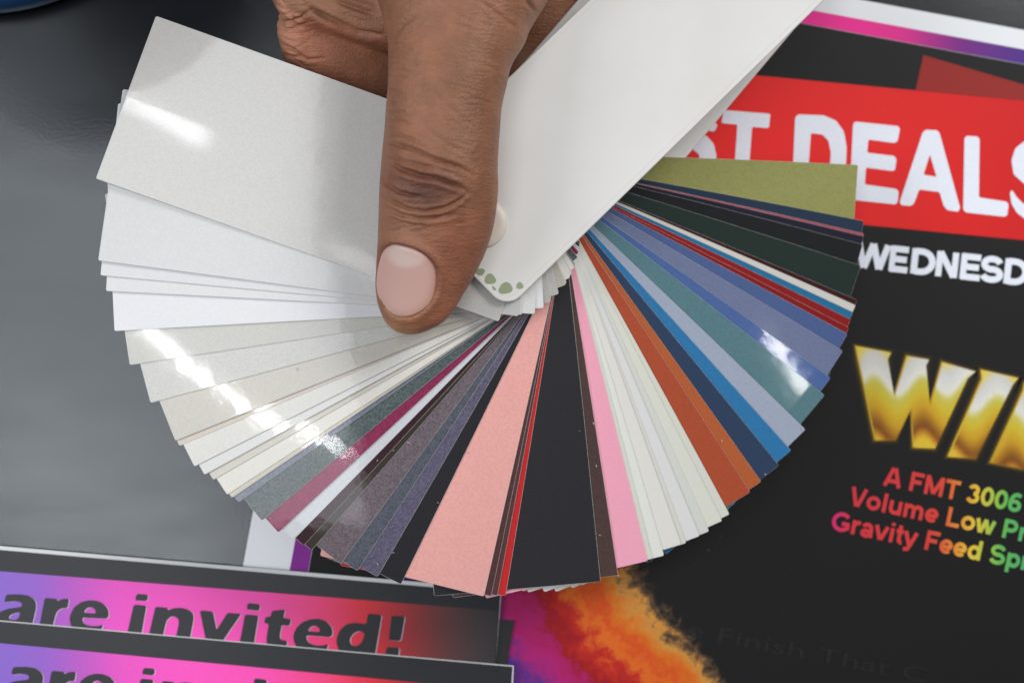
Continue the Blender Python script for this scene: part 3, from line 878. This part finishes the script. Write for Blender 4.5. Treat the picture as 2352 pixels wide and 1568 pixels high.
# ------------------------------------------------------------------ hand
def loft(stations, n=40, power=2.3, level=False):
    """closed tube through (centre, half width across, half height) stations"""
    vv, ff = [], []
    cs = [np.array(s[0], float) for s in stations]
    m = len(cs)
    for j in range(m):
        tg = cs[min(j + 1, m - 1)] - cs[max(j - 1, 0)]
        tg /= np.linalg.norm(tg)
        side = np.cross(tg, (0, 0, 1.0))
        side /= np.linalg.norm(side)
        up = np.cross(side, tg)
        if level:
            side, up = np.array((1.0, 0, 0)), np.array((0, 0, 1.0))
        roll = stations[j][3] if len(stations[j]) > 3 else 0.0
        s2 = side * math.cos(roll) + up * math.sin(roll)
        u2 = -side * math.sin(roll) + up * math.cos(roll)
        for k in range(n):
            a = 2 * math.pi * k / n
            cx_, sx_ = math.cos(a), math.sin(a)
            ex = 2 / power
            vv.append(cs[j] + s2 * stations[j][1] * math.copysign(abs(cx_) ** ex, cx_) + u2 * stations[j][2] * math.copysign(abs(sx_) ** ex, sx_))
    for j in range(m - 1):
        for k in range(n):
            ff.append((j * n + k, j * n + (k + 1) % n, (j + 1) * n + (k + 1) % n, (j + 1) * n + k))
    ff.append(tuple(reversed(range(n))))
    ff.append(tuple((m - 1) * n + k for k in range(n)))
    return [tuple(p) for p in vv], ff


def dense(keys, n):
    """smooth interpolation (Catmull-Rom) of station keys"""
    keys = [np.array(k, float) for k in keys]
    out = []
    m = len(keys)
    for i in range(m - 1):
        p0, p1, p2, p3 = keys[max(i - 1, 0)], keys[i], keys[i + 1], keys[min(i + 2, m - 1)]
        for s in np.linspace(0, 1, n, endpoint=False):
            out.append(0.5 * ((2 * p1) + (-p0 + p2) * s + (2 * p0 - 5 * p1 + 4 * p2 - p3) * s * s + (-p0 + 3 * p1 - 3 * p2 + p3) * s ** 3))
    out.append(keys[-1])
    return out


def cmw(wpx, z):
    return wpx * (cam_pos.z - z) / KPX


def tube(keys, n=6, power=2.2, level=False):
    """keys: px, py, z, half width (px), half height (cm)"""
    st = []
    for k in dense(keys, n):
        p = P(k[0], k[1], k[2])
        st.append((tuple(p), max(0.02, cmw(k[3], k[2])), max(0.02, k[4])))
    return loft(st, power=power, level=level)


thumb = tube([
 (943, 768, 4.02, 12, 0.10), (944, 759, 4.05, 38, 0.28), (952, 738, 4.10, 68, 0.44), (959, 702, 4.18, 90, 0.58), (964, 676, 4.22, 100, 0.64), (971, 650, 4.26, 109, 0.68), (990, 584, 4.38, 124, 0.78),
 (1002, 514, 4.52, 134, 0.86), (1008, 437, 4.62, 137.5, 0.95), (1009, 391, 4.66, 135.5, 0.99), (1012, 344, 4.68, 134.5, 0.97), (1016, 297, 4.68, 134, 0.95),
 (1020, 244, 4.68, 134.5, 0.95), (1028, 194, 4.66, 138, 0.98), (1034, 147, 4.60, 144, 1.02), (1048, 100, 4.50, 159, 1.10), (1051, 69, 4.42, 168, 1.18),
 (1057, 37, 4.34, 181, 1.28), (1063, 0, 4.25, 198, 1.40), (1075, -100, 4.0, 235, 1.65), (1100, -250, 3.7, 300, 1.75), (1130, -450, 3.6, 330, 1.75),
 (1150, -700, 3.8, 300, 1.9), (1170, -1000, 4.2, 300, 2.1), (1190, -1300, 4.6, 320, 2.3)], 6, level=True)
index_mid = tube([(640, 70, 2.75, 20, 0.2), (655, 71, 2.75, 58, 0.5), (680, 76, 2.72, 84, 0.66), (720, 92, 2.62, 98, 0.72), (790, 125, 2.45, 100, 0.74), (860, 165, 2.1, 98, 0.74), (910, 225, 1.55, 92, 0.70), (960, 300, 1.05, 86, 0.64), (1030, 380, 0.85, 80, 0.58), (1090, 430, 0.80, 66, 0.5), (1115, 450, 0.8, 20, 0.15)])
index_prox = tube([(632, 10, 2.9, 20, 0.2), (645, 5, 2.9, 50, 0.5), (675, 2, 2.95, 76, 0.74), (730, 10, 3.0, 76, 0.80), (810, 30, 3.05, 72, 0.8), (900, 40, 3.1, 80, 0.8), (1000, 20, 3.1, 100, 0.9)])
index_fold = tube([(640, -100, 3.0, 40, 0.4), (665, -95, 3.05, 88, 0.8), (740, -80, 3.15, 96, 0.9), (850, -60, 3.25, 92, 0.95), (960, -60, 3.3, 120, 1.1)])
index_base = tube([(640, -190, 2.9, 60, 0.5), (700, -200, 3.1, 110, 1.0), (850, -200, 3.3, 150, 1.2), (1000, -250, 3.4, 220, 1.4)])
middle = tube([(1100, -300, 2.4, 110, 0.9), (1180, -120, 1.8, 110, 0.8), (1235, 0, 1.25, 100, 0.72), (1255, 130, 0.95, 95, 0.66), (1250, 260, 0.85, 88, 0.62), (1225, 380, 0.8, 78, 0.56), (1205, 440, 0.78, 50, 0.4), (1200, 455, 0.78, 14, 0.1)])
ring = tube([(1200, -320, 2.3, 120, 0.9), (1330, -130, 1.6, 110, 0.8), (1400, 0, 1.1, 98, 0.7), (1420, 130, 0.9, 92, 0.64), (1405, 250, 0.82, 84, 0.6), (1375, 350, 0.78, 70, 0.52), (1365, 385, 0.76, 16, 0.1)])
little = tube([(1280, -350, 2.3, 120, 0.9), (1460, -180, 1.5, 98, 0.75), (1545, -40, 1.0, 88, 0.64), (1570, 70, 0.82, 82, 0.58), (1560, 170, 0.78, 74, 0.54), (1545, 235, 0.74, 56, 0.42), (1540, 255, 0.74, 12, 0.1)])
palm = tube([(1120, -120, 2.6, 150, 0.6), (1150, -200, 2.6, 240, 1.1), (1180, -350, 2.7, 340, 1.4), (1170, -550, 3.0, 350, 1.5), (1160, -800, 3.6, 300, 1.6)])
hv, hf = [], []
for v, f in (thumb, index_mid, index_prox, index_fold, index_base, middle, ring, little, palm):
    o_ = len(hv)
    hv += v
    hf += [tuple(k + o_ for k in fc) for fc in f]
tmp = obj('hand_blank', hv, hf, [])
md = tmp.modifiers.new('remesh', 'REMESH'); md.mode = 'VOXEL'; md.voxel_size = 0.027 * CM
ms = tmp.modifiers.new('smooth', 'SMOOTH'); ms.factor = 0.5; ms.iterations = 22
dg = bpy.context.evaluated_depsgraph_get()
hm = bpy.data.meshes.new_from_object(tmp.evaluated_get(dg))
bpy.data.objects.remove(tmp)
hm.name = 'hand'
nv = len(hm.vertices)
co = np.empty(nv * 3); hm.vertices.foreach_get('co', co); co = co.reshape(-1, 3) / CM
nrm = np.empty(nv * 3); hm.vertices.foreach_get('normal', nrm); nrm = nrm.reshape(-1, 3)
px = to_px(co)
upf = np.clip(nrm[:, 2] * 1.6 + 0.05, 0, 1)


def poly_dist(poly, pts, step=2.0):
    q_ = []
    for (a, b), (c, d) in zip(poly, poly[1:]):
        n = max(2, int(math.hypot(c - a, d - b) / step))
        for s in np.linspace(0, 1, n): q_.append((a + (c - a) * s, b + (d - b) * s))
    q_ = np.array(q_)
    lo, hi = q_.min(0) - 45, q_.max(0) + 45
    idx = np.where(((pts > lo) & (pts < hi)).all(1))[0]
    d = np.full(len(pts), 1e3)
    tpar = np.zeros(len(pts))
    for blk in np.array_split(idx, max(1, len(idx) // 4000)):
        if len(blk) == 0: continue
        dd = np.linalg.norm(pts[blk, None, :] - q_[None], axis=2)
        k = dd.argmin(1)
        d[blk] = dd[np.arange(len(blk)), k]
        tpar[blk] = k / max(1, len(q_) - 1)
    return d, tpar


za = lambda L: [(588 + x * 0.3125, y * 0.3125) for x, y in L]
zb2 = lambda L: [(771.75 + x * 0.2929, 367.5 + y * 0.2929) for x, y in L]
thumb_zone = co[:, 2] > 3.62
CR = [  # polyline, width px, depth cm, thumb?
 (za([(935, 1035), (1050, 1072), (1180, 1112), (1330, 1178), (1480, 1225), (1600, 1290)]), 5, .030, 1),
 (za([(985, 1150), (1060, 1180), (1150, 1200), (1290, 1240)]), 4, .020, 1),
 (za([(985, 1190), (1080, 1250), (1200, 1292), (1330, 1312), (1480, 1365), (1560, 1420)]), 5.5, .045, 1),
 (za([(920, 1265), (965, 1355), (1050, 1412), (1130, 1435), (1230, 1450)]), 4.5, .030, 1),
 (za([(905, 1410), (1000, 1478), (1120, 1538), (1250, 1555), (1400, 1522), (1500, 1470), (1570, 1400)]), 4, .022, 1),
 (za([(900, 1470), (980, 1530), (1080, 1575), (1200, 1600), (1330, 1600), (1480, 1560)]), 4, .018, 1),
 (zb2([(370, 385), (500, 435), (620, 468), (750, 475), (880, 455), (960, 420)]), 3.5, .016, 1),
 (zb2([(400, 440), (500, 485), (600, 512), (700, 510)]), 3, .012, 1),
 (za([(950, 985), (1060, 1000), (1180, 1040), (1300, 1090)]), 4, .012, 1),
 (za([(960, 870), (1040, 885), (1130, 915)]), 4, .008, 1), (za([(962, 800), (1040, 820), (1120, 850)]), 4, .008, 1),
 (za([(962, 640), (1020, 660), (1090, 700)]), 4, .006, 1), (za([(966, 440), (1040, 460), (1100, 490)]), 4, .007, 1), (za([(968, 400), (1040, 415), (1110, 450)]), 4, .006, 1),
 (za([(1180, 860), (1300, 980), (1420, 1070), (1560, 1140)]), 5, .008, 1), (za([(1220, 620), (1340, 720), (1480, 840), (1600, 930)]), 5, .006, 1),
 (za([(1640, 0), (1740, 80), (1860, 170), (1940, 220)]), 5, .012, 1), (za([(1980, 0), (2030, 60), (2055, 100)]), 5, .02, 1),
 (za([(1000, 280), (1080, 180), (1200, 90)]), 6, .010, 1),
 (za([(90, 120), (220, 160), (320, 130), (420, 70)]), 4, .020, 0), (za([(120, 60), (240, 140), (330, 200)]), 3.5, .015, 0), (za([(140, 200), (260, 250), (400, 240)]), 3.5, .015, 0),
 (za([(110, 260), (220, 330), (330, 400)]), 3.5, .015, 0), (za([(150, 310), (260, 360), (380, 440), (520, 430)]), 3.5, .014, 0), (za([(120, 400), (240, 410), (350, 420)]), 3.5, .018, 0), (za([(370, 45), (440, 92), (600, 172), (750, 240), (950, 272)]), 7, .05, 0),
 (za([(570, 0), (700, 50), (880, 110)]), 6, .03, 0),
]
# fine transverse lines of the skin
for k in range(90):
    yy = rng.uniform(20, 560)
    if 350 < yy < 470 and rng.random() < 0.5: continue
    left = rng.random() < 0.55
    x0 = rng.uniform(878, 905) if left else rng.uniform(930, 1090)
    ln = rng.uniform(25, 70)
    sl = rng.uniform(0.1, 0.45) if yy < 480 else rng.uniform(-0.2, 0.3)
    CR.append(([(x0, yy), (x0 + ln * 0.5, yy + ln * 0.5 * sl - 1.5), (x0 + ln, yy + ln * sl)], rng.uniform(2.5, 4.0), rng.uniform(.0022, .006), 1))
for k in range(40):
    x0, yy = rng.uniform(606, 690), rng.uniform(5, 150)
    ln, an = rng.uniform(18, 55), rng.choice((0.55, -0.35, 0.3)) + rng.uniform(-0.25, 0.25)
    CR.append(([(x0, yy), (x0 + ln * math.cos(an), yy + ln * math.sin(an))], rng.uniform(2.2, 3.4), rng.uniform(.004, .009), 0))
disp = np.zeros(nv)
for poly, w, dep, th_ in CR:
    d, tp = poly_dist(poly, px)
    dep *= 1.7
    zone = thumb_zone if th_ else (~thumb_zone | (px[:, 0] < 880))
    ends = np.clip(np.sin(np.pi * np.clip(tp, 0.02, 0.98)) * 1.8, 0, 1)
    disp += zone * ends * (-1.25 * dep * np.exp(-(d / (0.85 * w)) ** 2) + 0.55 * dep * np.exp(-((d - 2.1 * w) / (1.4 * w)) ** 2))

# broad shape of the knuckle and bulges
def blob(cx_, cy_, rx, ry, a=0.0):
    ca, sa = math.cos(a), math.sin(a)
    x, y = px[:, 0] - cx_, px[:, 1] - cy_
    return np.exp(-(((x * ca + y * sa) / rx) ** 2 + ((-x * sa + y * ca) / ry) ** 2))


disp += thumb_zone * (0.05 * blob(975, 445, 70, 40, 0.2) + 0.03 * blob(925, 400, 40, 30) - 0.03 * blob(950, 520, 80, 30))
disp += (~thumb_zone) * (0.04 * blob(640, 60, 40, 60))

# nail: outline, sunk bed and raised folds
nail_px = zb2([(345, 800), (372, 715), (420, 676), (475, 668), (600, 698), (700, 752), (765, 820), (787, 880), (785, 980), (755, 1085), (690, 1162), (620, 1205), (555, 1222), (470, 1212), (395, 1160), (345, 1085), (322, 1000), (325, 900)])
# rounder resampling of the outline
def closed_spline(P_, n):
    out = []
    m = len(P_)
    for i in range(m):
        p0, p1, p2, p3 = (np.array(P_[(i + k - 1) % m], float) for k in range(4))
        for s in np.linspace(0, 1, n, endpoint=False):
            out.append(0.5 * ((2 * p1) + (-p0 + p2) * s + (2 * p0 - 5 * p1 + 4 * p2 - p3) * s * s + (-p0 + 3 * p1 - 3 * p2 + p3) * s ** 3))
    return np.array(out)


nail_o = closed_spline(nail_px, 4)
nc_ = nail_o.mean(0)
dn, _ = poly_dist([tuple(p) for p in nail_o] + [tuple(nail_o[0])], px)
ang_o = np.arctan2(nail_o[:, 1] - nc_[1], nail_o[:, 0] - nc_[0])
rad_o = np.hypot(nail_o[:, 0] - nc_[0], nail_o[:, 1] - nc_[1])
order = np.argsort(ang_o)
av = np.arctan2(px[:, 1] - nc_[1], px[:, 0] - nc_[0])
rv = np.hypot(px[:, 0] - nc_[0], px[:, 1] - nc_[1])
r_at = np.interp(av, ang_o[order], rad_o[order], period=2 * math.pi)
inside = rv < r_at
sd = np.where(inside, -dn, dn)
tz = thumb_zone & (nrm[:, 2] > 0)
low = np.clip((px[:, 1] - nc_[1]) / 80, -1, 1)          # -1 at the cuticle, +1 at the free edge
fold = np.clip(1.0 - 0.45 * np.clip(low, 0, 1), 0.4, 1)
disp_n = np.where(sd < 0, -0.085, 0.0) + np.where(sd >= 0, 0.050 * fold * np.exp(-((sd - 9) / 11.0) ** 2) - 0.045 * np.exp(-(sd / 4.5) ** 2), 0)
disp += tz * disp_n
co = co + nrm * (disp * upf)[:, None]

# press the pad against the swatch below
on_fan = (px[:, 1] > 240) & thumb_zone
co[:, 2] = np.where(on_fan & (co[:, 2] < ZT + 0.02), ZT + 0.02, co[:, 2])

# skin colour: dark knuckle pigment, painted shade on the thumb's right side
base = np.tile(np.array(lin((154, 106, 80))), (nv, 1))
def mix(mask, rgb, amt):
    global base
    k = np.clip(mask * amt, 0, 1)[:, None]
    base = base * (1 - k) + np.array(lin(rgb)) * k
tzf = thumb_zone.astype(float)
mix(tzf * blob(1080, 250, 90, 260, 0.05), (124, 80, 56), 0.75)  # shade along the thumb's right half, put into the skin colour
mix(tzf * blob(980, 438, 72, 36, 0.15), (78, 47, 42), 0.95)
mix(tzf * blob(960, 395, 85, 40, 0.2), (122, 78, 62), 0.6)
mix(tzf * blob(1050, 590, 80, 110), (146, 88, 64), 0.7)
mix(tzf * blob(1010, 745, 90, 40, -0.4), (192, 120, 88), 0.7)
mix(tzf * blob(905, 760, 70, 30), (196, 140, 98), 0.6)
mix(tzf * np.exp(-((sd - 6) / 10.0) ** 2) * (low < 0.3), (132, 80, 66), 0.45)
mix((1 - tzf) * blob(700, 70, 200, 120), (174, 110, 84), 0.8)
mix((1 - tzf) * blob(640, 50, 50, 90), (204, 148, 120), 0.6)
hm.vertices.foreach_set('co', (co * CM).ravel())
for m_ in list(hm.materials): pass
hm.materials.clear()
at = hm.color_attributes.new('Col', 'FLOAT_COLOR', 'POINT')
at.data.foreach_set('color', np.concatenate([base, np.ones((nv, 1))], 1).astype(np.float32).ravel())
hm.polygons.foreach_set('use_smooth', [True] * len(hm.polygons))

t = NT('skin').set(Roughness=0.5)
at = t.n('ShaderNodeAttribute', attribute_name='Col')
tc = t.n('ShaderNodeTexCoord')
n1 = t.n('ShaderNodeTexNoise', i_Scale=260.0, i_Detail=6.0, i_Roughness=0.6); t.l(tc.outputs['Object'], n1.inputs['Vector'])
mr = t.n('ShaderNodeMapRange', i_1=0.25, i_2=0.75, i_3=0.78, i_4=1.2); t.l(n1.outputs['Fac'], mr.inputs[0])
mx = t.n('ShaderNodeMix', data_type='RGBA', blend_type='MULTIPLY'); mx.inputs[0].default_value = 1.0
t.l(at.outputs['Color'], mx.inputs[6]); t.l(mr.outputs[0], mx.inputs[7]); t.l(mx.outputs[2], t.b.inputs['Base Color'])
vo = t.n('ShaderNodeTexVoronoi', i_Scale=1500.0, feature='DISTANCE_TO_EDGE'); t.l(tc.outputs['Object'], vo.inputs['Vector'])
mp = t.n('ShaderNodeMapping'); mp.inputs['Rotation'].default_value = (0, 0, 0.35); mp.inputs['Scale'].default_value = (350, 2200, 900)
t.l(tc.outputs['Object'], mp.inputs[0])
nf = t.n('ShaderNodeTexNoise', i_Scale=1.0, i_Detail=3.0); t.l(mp.outputs[0], nf.inputs['Vector'])
b1 = t.n('ShaderNodeBump', i_Strength=0.8, i_Distance=0.00015); t.l(vo.outputs['Distance'], b1.inputs['Height'])
b2 = t.n('ShaderNodeBump', i_Strength=0.85, i_Distance=0.0002); t.l(nf.outputs['Fac'], b2.inputs['Height']); t.l(b1.outputs[0], b2.inputs['Normal'])
t.l(b2.outputs[0], t.b.inputs['Normal'])
t.b.inputs['Subsurface Weight'].default_value = 0.12
t.b.inputs['Subsurface Radius'].default_value = (1.0, 0.4, 0.2)
t.b.inputs['Subsurface Scale'].default_value = 0.0016
t.b.inputs['Specular IOR Level'].default_value = 0.45
M_skin = t.m
hm.materials.append(M_skin)
hand = bpy.data.objects.new('hand', hm)
COL.objects.link(hand)
tag(hand, 'hand reaching in from above with its thumb pressed on the swatch fan', 'hand')

# nail plate: gently arched shell fitted over its bed
sel = tz & (sd < 10) & (sd > -60)
A = px[sel] - nc_
Q = np.stack([np.ones(len(A)), A[:, 0], A[:, 1], A[:, 0] ** 2, A[:, 0] * A[:, 1], A[:, 1] ** 2], 1)
cf, *_ = np.linalg.lstsq(Q, co[sel, 2], rcond=None)


def nail_z(x, y):
    a, b = x - nc_[0], y - nc_[1]
    return cf @ np.array([1, a, b, a * a, a * b, b * b])


NR, NA = 14, len(nail_o)
vv, ff, cc = [], [], []
for lay, dz_ in ((0, 0.0), (1, -0.05)):
    for r_ in range(NR + 1):
        s = (r_ / NR) ** 0.8
        for k in range(NA):
            x, y = nc_ + (nail_o[k] - nc_) * s * 1.015
            z = nail_z(x, y) + 0.045 + dz_ - 0.022 * max(0, (s - 0.85) / 0.15) ** 2
            vv.append(tuple(P(x, y, z)))
            lo = (y - nc_[1]) / 82.0
            lq = ((x - 935) / 47.0) ** 2 + ((y - 583) / 31.0) ** 2
            lun = max(0.0, min(1.0, (1.35 - lq) / 0.75)) * 0.85
            c = np.array(lin((210, 170, 160)))
            c = c * (1 - 0.75 * lun) + np.array(lin((226, 206, 198))) * 0.75 * lun
            rim_ = max(0.0, min(1.0, (s - 0.72) / 0.28)) * max(0.0, min(1.0, 0.5 + (x - nc_[0]) / 110.0))  # pinker rim, with the shading of its right side put into the colour
            c = c * (1 - 0.5 * rim_) + np.array(lin((186, 128, 112))) * 0.5 * rim_
            fr = max(0, min(1, (s - 0.90) / 0.07)) * max(0, min(1, (lo - 0.25) * 3))
            c = c * (1 - 0.6 * fr) + np.array(lin((226, 190, 160))) * 0.6 * fr
            cc.append(tuple(c))
n1_ = (NR + 1) * NA
for r_ in range(NR):
    for k in range(NA):
        a, b = r_ * NA + k, r_ * NA + (k + 1) % NA
        ff.append((a, a + NA, b + NA, b) if False else (a, b, b + NA, a + NA))
        ff.append((n1_ + a, n1_ + a + NA, n1_ + b + NA, n1_ + b))
for k in range(NA):
    a, b = NR * NA + k, NR * NA + (k + 1) % NA
    ff.append((a, b, n1_ + b, n1_ + a))
t = NT('nail_plate').set(Roughness=0.34)
tc = t.n('ShaderNodeTexCoord')
mp = t.n('ShaderNodeMapping'); mp.inputs['Scale'].default_value = (1500, 90, 90); mp.inputs['Rotation'].default_value = (0, 0, 0.12)
t.l(tc.outputs['Object'], mp.inputs[0])
no = t.n('ShaderNodeTexNoise', i_Scale=1.0, i_Detail=2.0); t.l(mp.outputs[0], no.inputs['Vector'])
bp = t.n('ShaderNodeBump', i_Strength=0.12, i_Distance=0.0001); t.l(no.outputs['Fac'], bp.inputs['Height']); t.l(bp.outputs[0], t.b.inputs['Normal'])
at = t.n('ShaderNodeAttribute', attribute_name='Col'); t.l(at.outputs['Color'], t.b.inputs['Base Color'])
t.b.inputs['Subsurface Weight'].default_value = 0.2
t.b.inputs['Subsurface Radius'].default_value = (1.0, 0.5, 0.4)
t.b.inputs['Subsurface Scale'].default_value = 0.001
nail = obj('thumbnail', vv, ff, t.m, hand, smooth=True, cols=cc)
bm = bmesh.new(); bm.from_mesh(nail.data); bmesh.ops.remove_doubles(bm, verts=bm.verts[:], dist=1e-7); bmesh.ops.recalc_face_normals(bm, faces=bm.faces[:]); bm.to_mesh(nail.data); bm.free()
